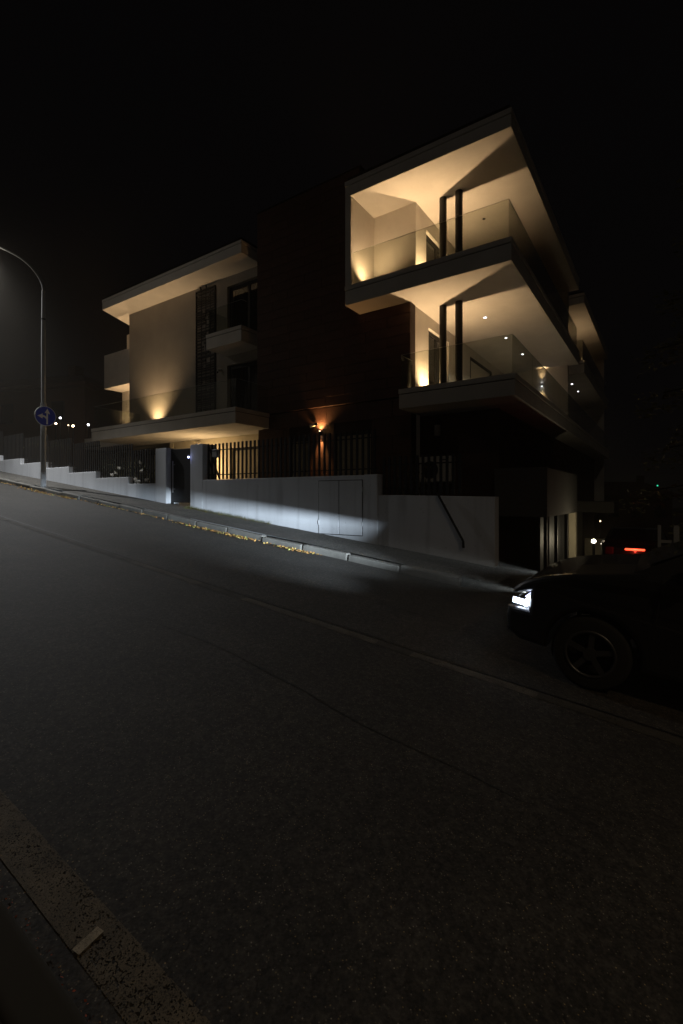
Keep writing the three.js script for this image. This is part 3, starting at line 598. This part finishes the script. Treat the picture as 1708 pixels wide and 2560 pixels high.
{ // the next lamp down the hill, on the near pavement behind the camera: its warm light falls on the near asphalt and the low wall
  const x = 5.5, z = 1.4, y0 = sy(x) + 0.11;
  const l = thing('street_lamp', 'warm street lamp on the near pavement, outside the picture at right', 'street lamp', [x, y0, z]);
  mesh('pole', new THREE.CylinderGeometry(0.055, 0.09, 7.4, 20).translate(0, 3.7, 0), M.galv, l);
  mesh('arm', barG(0, 7.3, 0, 0, 7.5, -1.2, 0.035), M.galv, l);
  const h = mesh('lamp_head', new RoundedBoxGeometry(0.28, 0.12, 0.6, 3, 0.05).translate(0, 7.5, -1.4), M.galv, l);
  mesh('lamp_lens', new THREE.SphereGeometry(1, 20, 10, 0, Math.PI * 2, Math.PI / 2, Math.PI / 2).scale(0.11, 0.07, 0.2).translate(0, 7.44, -1.42), G.amber, h);
  spot(l, [0, 7.34, -1.42], [0, 0, -1.5], lin(1, 0.72, 0.42), 30, 1.38, 0.6, 5);
}

// ───────────────────────── cars ─────────────────────────
// local frame: nose at x = 0 pointing to -x, rear at +x, y up from the road, z across
function car(label, place, turn, tilt, lights) {
  const c = thing('small_car', label, 'car', place, turn); c.rotation.order = 'YXZ'; c.rotation.z = tilt;
  const W2 = 0.80, s = new THREE.Shape();
  s.moveTo(0.14, 0.24); s.lineTo(0.02, 0.30); s.lineTo(0, 0.42); s.lineTo(0.01, 0.505);
  s.lineTo(0.19, 0.52); s.lineTo(0.19, 0.675); s.lineTo(0.035, 0.62);                  // slot across the nose that holds the lamps, with the bonnet lip above
  s.lineTo(0.04, 0.66); s.quadraticCurveTo(0.12, 0.80, 0.5, 0.90); s.lineTo(1.0, 1.0);
  s.lineTo(3.2, 1.03); s.quadraticCurveTo(3.52, 1.0, 3.58, 0.85); s.lineTo(3.62, 0.55); s.lineTo(3.58, 0.32); s.lineTo(3.46, 0.25);
  const arch = (x, r) => { s.lineTo(x + r, 0.25); s.absarc(x, 0.29, r, 0, Math.PI, false); s.lineTo(x - r, 0.24); };
  arch(2.95, 0.33); arch(0.70, 0.33); s.closePath();
  const body = new THREE.ExtrudeGeometry(s, { depth: 2 * W2 - 0.1, bevelEnabled: true, bevelSize: 0.045, bevelOffset: -0.045, bevelThickness: 0.05, bevelSegments: 3, curveSegments: 20 });
  body.translate(0, 0, -W2 + 0.05);
  mesh('body', body, M.carPaint, c);
  const cab = []; for (const z of [-1, 1]) for (const [x, y, w] of [[0.92, 0.985, 0.73], [1.35, 1.25, 0.66], [1.68, 1.42, 0.57], [2.0, 1.475, 0.53], [2.6, 1.48, 0.53], [3.05, 1.42, 0.56], [3.3, 1.2, 0.66], [3.45, 1.0, 0.73]]) cab.push(new THREE.Vector3(x, y, z * w));
  mesh('cabin', new ConvexGeometry(cab), M.carPaint, c);
  const quad = pts => { const g = new THREE.BufferGeometry(); g.setAttribute('position', new THREE.Float32BufferAttribute([0, 1, 2, 0, 2, 3].flatMap(i => pts[i]), 3)); g.computeVertexNormals(); return g; };
  for (const z of [-1, 1]) {
    mesh('side_window', quad([[1.28, 1.05, z * 0.731], [2.12, 1.05, z * 0.731], [2.12, 1.40, z * 0.594], [1.68, 1.38, z * 0.602]]), M.carGlass, c);
    mesh('side_window', quad([[2.18, 1.05, z * 0.731], [3.1, 1.07, z * 0.725], [2.95, 1.36, z * 0.61], [2.18, 1.40, z * 0.594]]), M.carGlass, c);
    const m = mesh('mirror', new RoundedBoxGeometry(0.12, 0.13, 0.2, 2, 0.04).translate(1.3, 1.08, z * 0.86), M.carPaint, c); 
    for (const x of [0.70, 2.95]) {
      const w = sub('wheel', c, [x, 0.29, z * 0.70]);
      mesh('tyre', new THREE.LatheGeometry([[0.18, -0.09], [0.26, -0.095], [0.288, -0.07], [0.292, 0], [0.288, 0.07], [0.26, 0.095], [0.18, 0.09]].map(p => new THREE.Vector2(...p)), 40).rotateX(Math.PI / 2), M.rubber, w);
      mesh('rim', merge([new THREE.CylinderGeometry(0.05, 0.05, 0.03, 16).rotateX(Math.PI / 2).translate(0, 0, z * 0.075), new THREE.TorusGeometry(0.178, 0.014, 8, 36).translate(0, 0, z * 0.085), ...[0, 1, 2, 3, 4].map(i => new THREE.BoxGeometry(0.04, 0.16, 0.02).translate(0, 0.1, z * 0.07).rotateZ(i * Math.PI * 0.4))]), M.rimMetal, w);
      mesh('brake_drum', new THREE.CylinderGeometry(0.17, 0.17, 0.02, 28).rotateX(Math.PI / 2), M.dark, w);
    }
    const lamp = sub('headlight', c, [0, 0, z * 0.58]);
    mesh('lamp_lens', boxG(0.155, 0.185, 0.535, 0.605, -0.16, z > 0 ? 0.215 : 0.16, 0.012), lights.head ? G.head : M.acWhite, lamp);
    mesh('running_light', boxG(0.145, 0.16, 0.609, 0.617, -0.16, 0.16, 0.004), lights.head ? G.drl : M.acWhite, lamp);
    if (z > 0) mesh('corner_lens', boxG(0.05, 0.19, 0.545, 0.595, 0.2, 0.216, 0.006), lights.head ? G.head : M.acWhite, lamp);
    else mesh('corner_lens', boxG(0.05, 0.19, 0.545, 0.595, -0.2, -0.216, 0.006), lights.head ? G.head : M.acWhite, lamp);
    if (lights.head) spot(lamp, [0.135, 0.6225, 0], [-2, 0.94, z > 0 ? -0.72 : -0.56], lin(0.74, 0.87, 1), lights.head, 0.42, 1, 0.13);
    const t = mesh('tail_light', boxG(3.55, 3.60, 0.72, 0.92, z * 0.52, z * 0.74, 0.02), M.redLens, c);
    mesh('door_handle', boxG(1.95, 2.1, 0.87, 0.895, z * 0.80, z * 0.815, 0.006), M.carPaint, c);
    mesh('door_seam', boxG(2.149, 2.155, 0.35, 1.0, z * 0.795, z * 0.803), M.rubber, c);
    mesh('door_seam', boxG(1.10, 1.106, 0.35, 0.98, z * 0.795, z * 0.803), M.rubber, c);
  }
  mesh('windscreen', quad([[1.0, 1.055, -0.66], [1.0, 1.055, 0.66], [1.64, 1.42, 0.52], [1.64, 1.42, -0.52]]), M.carGlass, c);
  mesh('rear_window', quad([[3.39, 1.13, -0.6], [3.39, 1.13, 0.6], [3.09, 1.41, 0.5], [3.09, 1.41, -0.5]]), M.carGlass, c);
  mesh('number_plate', boxG(-0.012, -0.002, 0.40, 0.51, -0.26, 0.26, 0.003), M.acWhite, c);
  if (lights.brake) { mesh('brake_light', boxG(3.50, 3.64, 0.85, 0.90, -0.24, 0.24, 0.015), G.red, c); point(c, [3.75, 0.87, 0], lin(1, 0.06, 0.03), 0.12, 1); }
  c.updateMatrixWorld(true);                       // pull the corners of nose and tail in, as seen from above
  const inv = c.matrixWorld.clone().invert(), done = new Set();
  c.traverse(o => {
    if (!o.isMesh || done.has(o.geometry) || /tyre|rim|brake_drum/.test(o.name)) return; done.add(o.geometry);
    const m = inv.clone().multiply(o.matrixWorld), back = m.clone().invert(), p = o.geometry.attributes.position, v = new THREE.Vector3();
    for (let i = 0; i < p.count; i++) { v.fromBufferAttribute(p, i).applyMatrix4(m); const f = Math.max(0, (0.62 - v.x) / 0.62), r2 = Math.max(0, (v.x - 3.0) / 0.62); v.z *= 1 - 0.13 * f * f - 0.12 * r2 * r2; v.applyMatrix4(back); p.setXYZ(i, v.x, v.y, v.z); }
    o.geometry.computeVertexNormals();
  });
  return c;
}
car('black small car with white headlights on, driving up the far lane', [-1.22, sy(-1.22), -5.0], 0, -TH, { head: 300 });
car('dark car down the side lane showing a red brake light bar', [-0.62, laneY(-0.62, -17.3) - 0.02, -17.4], -Math.PI / 2, 0.1, { brake: true });

// bollard lamp on the drive, low wall and gate at the right
{
  const x = -1.72, z = -15.6, y = laneY(x, z);
  const l = thing('garden_bollard_lamp', 'bright little bollard lamp at the edge of the drive', 'lamp', [x, y, z]);
  const top = 1.6 - (1355 - 1242) / 1180 * 13.9 - y;
  mesh('post', new THREE.CylinderGeometry(0.035, 0.045, top, 16).translate(0, top / 2, 0), M.dark, l);
  mesh('lamp_globe', new THREE.SphereGeometry(0.06, 20, 14).translate(0, top + 0.03, 0), G.bollard, l);
  point(l, [0, top + 0.03, 0], lin(1, 0.85, 0.55), 1.8, 2);
  const w = thing('low_wall', 'low pale garden wall beyond the bollard lamp', 'wall', [-1.1, 0, -21.5]);
  box('wall_body', [-1.6, 0.15, -2.4, -0.1, 0, -0.25], M.cream, w, 0.015); box('end_step', [0.15, 0.35, -2.4, -0.45, 0, -0.25], M.cream, w, 0.015);
  const g = thing('garden_gate', 'grey barred garden gate under the tree at the right edge', 'gate', [-0.1, 0, -9.6]);
  for (const [a, wd] of [[0, 0.05], [0.22, 0.08], [0.36, 0.08], [0.62, 0.05], [0.9, 0.05], [1.2, 0.08]]) box('upright', [a, a + wd, laneY(0, -9.6) - 0.05, 1.12, 0, -0.05], M.galv, g, 0.006);
  for (const y2 of [0.82, 0.1]) box('rail', [0.03, 1.25, y2, y2 + 0.05, -0.052, -0.08], M.galv, g, 0.004);
}

// ───────────────────────── plants ─────────────────────────
function leafCloud(n, f, size, squash = 0.35) {   // many small pointed leaves; f() gives a point of the crown
  const pos = [], nor = [];
  const q = new THREE.Quaternion(), e = new THREE.Euler(), v = new THREE.Vector3();
  for (let i = 0; i < n; i++) {
    const c = f(i), sz = size * rr(0.6, 1.4); e.set(rr(-0.9, 0.9), rr(0, 6.28), rr(-0.9, 0.9)); q.setFromEuler(e);
    const P = [[0, 0, -1], [0, 0, 1], [squash, 0.12, 0], [0, 0, -1], [-squash, 0.12, 0], [0, 0, 1]];
    const N = new THREE.Vector3(0, 1, 0).applyQuaternion(q);
    for (const p of P) { v.set(...p).multiplyScalar(sz).applyQuaternion(q); pos.push(c[0] + v.x, c[1] + v.y, c[2] + v.z); nor.push(N.x, N.y, N.z); }
  }
  const g = new THREE.BufferGeometry(); g.setAttribute('position', new THREE.Float32BufferAttribute(pos, 3)); g.setAttribute('normal', new THREE.Float32BufferAttribute(nor, 3)); return g;
}
{ // cedar-like tree at the right edge, drooping layered boughs
  const t = thing('cedar_tree', 'tall dark tree with drooping boughs at the right edge', 'tree', [2.0, -0.75, -12.2]);
  mesh('trunk', new THREE.CylinderGeometry(0.08, 0.24, 10.5, 14).translate(0, 5.25, 0), M.bark, t);
  const boughs = [];
  for (let i = 0; i < 58; i++) { const h = 2.4 + 8.6 * (i / 58) + rr(-0.2, 0.2), a = i * 2.4 + rr(-0.4, 0.4), len = (1.0 + 1.45 * Math.sin(Math.PI * Math.min(1, (11.6 - h) / 9.2) * 0.62)) * rr(0.75, 1.15); boughs.push([h, a, len]); }
  mesh('limbs', merge(boughs.map(([h, a, l]) => barG(0, h, 0, Math.cos(a) * l * 0.85, h + 0.05 - 0.18 * l, Math.sin(a) * l * 0.85, 0.018, 5))), M.bark, t);
  mesh('crown', leafCloud(15000, i => { const [h, a, l] = boughs[i % boughs.length], u = Math.pow(rnd(), 0.6), w = 0.34 * (1.1 - u * 0.6), dx = rr(-w, w), dz = rr(-w, w); return [Math.cos(a) * l * u + dx, h + 0.08 - 0.2 * l * u - rr(0, 0.38) * (0.4 + u), Math.sin(a) * l * u + dz]; }, 0.062, 0.3), M.leafMid, t);
}
function shrub(name, label, [x, y, z], [rx, ry, rz], n, size, m, flowers, group) {
  const t = thing(name, label, 'shrub', [x, y, z], 0, group);
  const tips = []; for (let i = 0; i < 26; i++) { const a = rr(0, 6.28), r = Math.sqrt(rnd()); tips.push([Math.cos(a) * r * rx, rr(0.35, 1) * ry * 2 * (1 - 0.3 * r), Math.sin(a) * r * rz]); }
  mesh('stems', merge(tips.map(p => barG(0, 0, 0, ...p, 0.008, 5))), M.bark, t);
  mesh('foliage', leafCloud(n, i => { const p = tips[i % tips.length], u = 0.45 + 0.6 * rnd(); return [p[0] * u + rr(-0.11, 0.11), p[1] * u + rr(-0.13, 0.13), p[2] * u + rr(-0.11, 0.11)]; }, size, 0.5), m, t);
  for (let i = 0; i < flowers.length; i++) { const [fx, fy, fz] = flowers[i]; mesh('flower', leafCloud(22, () => { const a = rr(0, 6.28), b = rr(-1, 1), r = 0.035; return [fx + Math.cos(a) * r, fy + b * r, fz + Math.sin(a) * r]; }, 0.034, 0.8), M.petal, t); }
}
shrub('rose_shrub', 'rose shrub with white flowers behind the fence left of the gate', [-12.7, 1.5, -8.75], [0.75, 0.68, 0.3], 1700, 0.042, M.leafMid, [[-0.15, 1.12, 0.55], [-0.1, 0.86, 0.56], [0.16, 0.60, 0.55], [-0.33, 0.56, 0.56], [-0.42, 0.62, 0.54], [-0.25, 0.55, 0.56], [0.05, 0.98, 0.42]]);
shrub('rose_shrub', 'rose shrub with pale flowers behind the second fence step', [-14.3, 1.65, -8.75], [0.8, 0.62, 0.3], 1500, 0.042, M.leafMid, [[0.12, 0.70, 0.55], [0.3, 0.84, 0.54], [-0.1, 0.64, 0.55]]);
shrub('garden_shrub', 'dark leafy shrub behind the fence under the left balcony', [-16.0, 1.8, -9.1], [1.0, 0.7, 0.4], 1700, 0.05, M.leafDark, []);
shrub('garden_shrub', 'thin shrub behind the low railing beside the brown wall', [-4.5, 0.95, -9.3], [0.35, 0.85, 0.3], 420, 0.035, M.leafMid, []);
shrub('garden_shrub', 'leafy shrub at the foot of the tree by the garden gate', [0.9, -0.45, -11.0], [0.9, 1.0, 0.8], 2600, 0.05, M.leafMid, []);
{ // arching palm-like plant behind the fence at the far left
  const t = thing('yucca_plant', 'arching strap leaved plant above the fence at far left', 'plant', [-20.9, 2.6, -9.2]);
  const blade = []; for (let i = 0; i < 26; i++) { const a = rr(0, 6.28), l = rr(0.5, 0.95), pts = []; for (let k = 0; k <= 5; k++) { const u = k / 5; pts.push(new THREE.Vector3(Math.cos(a) * l * u, 0.95 + 0.75 * u - 0.85 * u * u * l, Math.sin(a) * l * u)); } blade.push(new THREE.TubeGeometry(new THREE.CatmullRomCurve3(pts), 8, 0.016, 4)); }
  mesh('leaves', merge(blade), M.leafMid, t); mesh('stem', new THREE.CylinderGeometry(0.06, 0.09, 1.0, 10).translate(0, 0.5, 0), M.bark, t);
}
function scatter(name, label, geo, m, n, place, cols) {
  const o = new THREE.InstancedMesh(geo, m, n); o.name = name; o.userData = { kind: 'stuff', label, category: 'litter' };
  const d = new THREE.Object3D();
  for (let i = 0; i < n; i++) { const [x, y, z, s] = place(i); d.position.set(x, y, z); d.rotation.set(rr(-0.6, 0.6), rr(0, 6.28), rr(-0.6, 0.6)); d.scale.setScalar(s); d.updateMatrix(); o.setMatrixAt(i, d.matrix); o.setColorAt(i, cols[Math.floor(rnd() * cols.length)]); }
  shade(o); scene.add(o); return o;
}
{
  const leaf = leafCloud(1, () => [0, 0, 0], 0.03, 0.55); const leafM = std(0xffffff, { roughness: 0.9, side: THREE.DoubleSide });
  const heaps = [[-15.5, -6.5, 1.3, 0.16, 240], [-13.9, -6.58, 0.5, 0.12, 160], [-12, -6.66, 1.6, 0.06, 90], [-8.2, -6.57, 0.9, 0.1, 220], [-7.0, -6.57, 0.6, 0.12, 220], [-5.6, -6.56, 0.7, 0.1, 180], [-10, -6.66, 1.5, 0.05, 60], [-18.5, -6.6, 2.5, 0.12, 160]];
  const list = heaps.flatMap(([x, z, a, b, n]) => Array.from({ length: n }, () => [x + a * (rnd() + rnd() - 1), z + b * (rnd() + rnd() - 1) - 0.02]));
  scatter('fallen_leaves', 'yellow and brown fallen leaves along the far gutter', leaf, leafM, list.length, i => { const [x, z] = list[i], s = rr(0.45, 1.05); return [x, sy(x) + 0.016 + rr(0, 0.02), Math.max(z, KERB + 0.025), s]; }, [lin(0.52, 0.27, 0.06), lin(0.42, 0.19, 0.05), lin(0.55, 0.38, 0.11), lin(0.26, 0.14, 0.05), lin(0.36, 0.34, 0.09)]);
  const blade = new THREE.BufferGeometry(); blade.setAttribute('position', new THREE.Float32BufferAttribute([-0.004, 0, 0, 0.004, 0, 0, 0.01, 0.09, 0.02], 3)); blade.computeVertexNormals();
  scatter('weeds', 'small weeds growing where the pavement meets the long wall', blade, leafM, 900, () => { const x = -10.5 + 3.0 * Math.pow(rnd(), 1.4); return [x, sy(x) + 0.122, WALL + 0.03 + 0.22 * rnd() * rnd(), rr(0.35, 1.1)]; }, [lin(0.07, 0.09, 0.02), lin(0.10, 0.11, 0.03), lin(0.12, 0.08, 0.03)]).userData.category = 'weeds';
  scatter('dry_litter', 'reddish dry leaf litter in the near gutter at lower left', leaf, leafM, 260, () => { const x = -2.6 + 2.2 * rnd(); return [x, sy(x) + 0.012, -0.66 - 0.04 * rnd(), rr(0.1, 0.24)]; }, [lin(0.34, 0.07, 0.03), lin(0.26, 0.06, 0.03), lin(0.22, 0.12, 0.06)]);
}

// ───────────────────────── neighbours ─────────────────────────
function house(name, label, [x, y, z], turn, w, d, h, rh, lit) {
  const t = thing(name, label, 'house', [x, y, z], turn);
  box('wall', [-w / 2, w / 2, -3, h, -d / 2, d / 2], M.houseWall, t, 0.02);
  const roof = new ConvexGeometry([[-w / 2 - 0.6, h, -d / 2 - 0.6], [w / 2 + 0.6, h, -d / 2 - 0.6], [-w / 2 - 0.6, h, d / 2 + 0.6], [w / 2 + 0.6, h, d / 2 + 0.6], [-w / 2 - 0.6, h + 0.2, -d / 2 - 0.6], [w / 2 + 0.6, h + 0.2, -d / 2 - 0.6], [-w / 2 - 0.6, h + 0.2, d / 2 + 0.6], [w / 2 + 0.6, h + 0.2, d / 2 + 0.6], [-w / 4, h + rh, 0], [w / 4, h + rh, 0]].map(p => new THREE.Vector3(...p)));
  const r = mesh('roof', uvMetres(roof), M.houseRoof, t);
  mesh('chimney', boxG(w * 0.2, w * 0.2 + 0.7, h + rh * 0.3, h + rh + 0.7, -0.4, 0.4), M.houseWall, r);
  for (let i = 0; i < 4; i++) { const a = -w / 2 + (i + 0.5) * w / 4; const f = box('window', [a - 0.55, a + 0.55, h - 2.3, h - 0.9, d / 2 - 0.02, d / 2 + 0.05], M.dark, t, 0.01); box('pane', [a - 0.48, a + 0.48, h - 2.23, h - 0.97, d / 2 + 0.051, d / 2 + 0.056], i === lit ? G.lit : M.carGlass, f, 0); }
  return t;
}
house('neighbour_house', 'dark low house with dim orange window up the hill at left', [-43, 5.6, -18], 0.35, 18, 9, 3.6, 2.2, -1);
house('distant_house', 'far dark house with hipped roof beyond the side lane', [-4.5, -2, -66], 0.2, 9, 8, 3.6, 1.8, -1);
function smallLamp(label, [x, y, z], m, r, col, power, foot) {
  const l = thing('garden_lamp', label, 'lamp', [x, y, z]);
  mesh('lamp_globe', new THREE.SphereGeometry(r, 14, 10), m, l); mesh('post', barG(0, -r * 0.8, 0, 0, foot - y, 0, 0.03, 8), M.dark, l);
  point(l, [0, 0, 0], col, power, 2);
}
const unp = (px, py, t) => { const a = (px - 854) / 1180; return [t * (-0.565 + 0.825 * a), 1.6 + t * (1242 - py) / 1180, t * (-0.825 - 0.565 * a)]; };
smallLamp('white garden lamp, highest of the lamps right of the road sign', unp(151, 1045, 29), G.led, 0.055, lin(1, 0.9, 0.8), 0.06, 2.5);
smallLamp('small warm garden lamp nearest the road sign', unp(140, 1059, 29), G.amber, 0.06, lin(1, 0.7, 0.4), 0.06, 2.5);
smallLamp('faint tiny garden lamp between the road sign and balcony', unp(171, 1063, 29), G.warmSoft, 0.04, lin(1, 0.7, 0.4), 0.1, 2.5);
smallLamp('orange garden lamp midway between the road sign and balcony', unp(183, 1065, 29), G.amber, 0.07, AMBER, 0.15, 2.5);
smallLamp('white garden lamp beside the left end of the balcony', unp(221, 1062, 29), G.led, 0.06, lin(1, 0.9, 0.8), 0.06, 2.5);
smallLamp('tiny orange lamp far down the side lane', unp(1501, 1303, 34), G.warmSoft, 0.05, AMBER, 0.1, -3.5);
smallLamp('left of two tiny green lamps in the distance at right', unp(1515, 1215, 60), G.green, 0.09, lin(0.1, 1, 0.5), 0.2, -4.5);
smallLamp('right of two tiny green lamps in the distance at right', unp(1644, 1214, 60), G.green, 0.08, lin(0.1, 1, 0.5), 0.2, -4.5);

scene.fog = new THREE.FogExp2(0xd8cfc0, 0.0018);      // thin night haze, lit by the lamps
renderer.render(scene, camera);
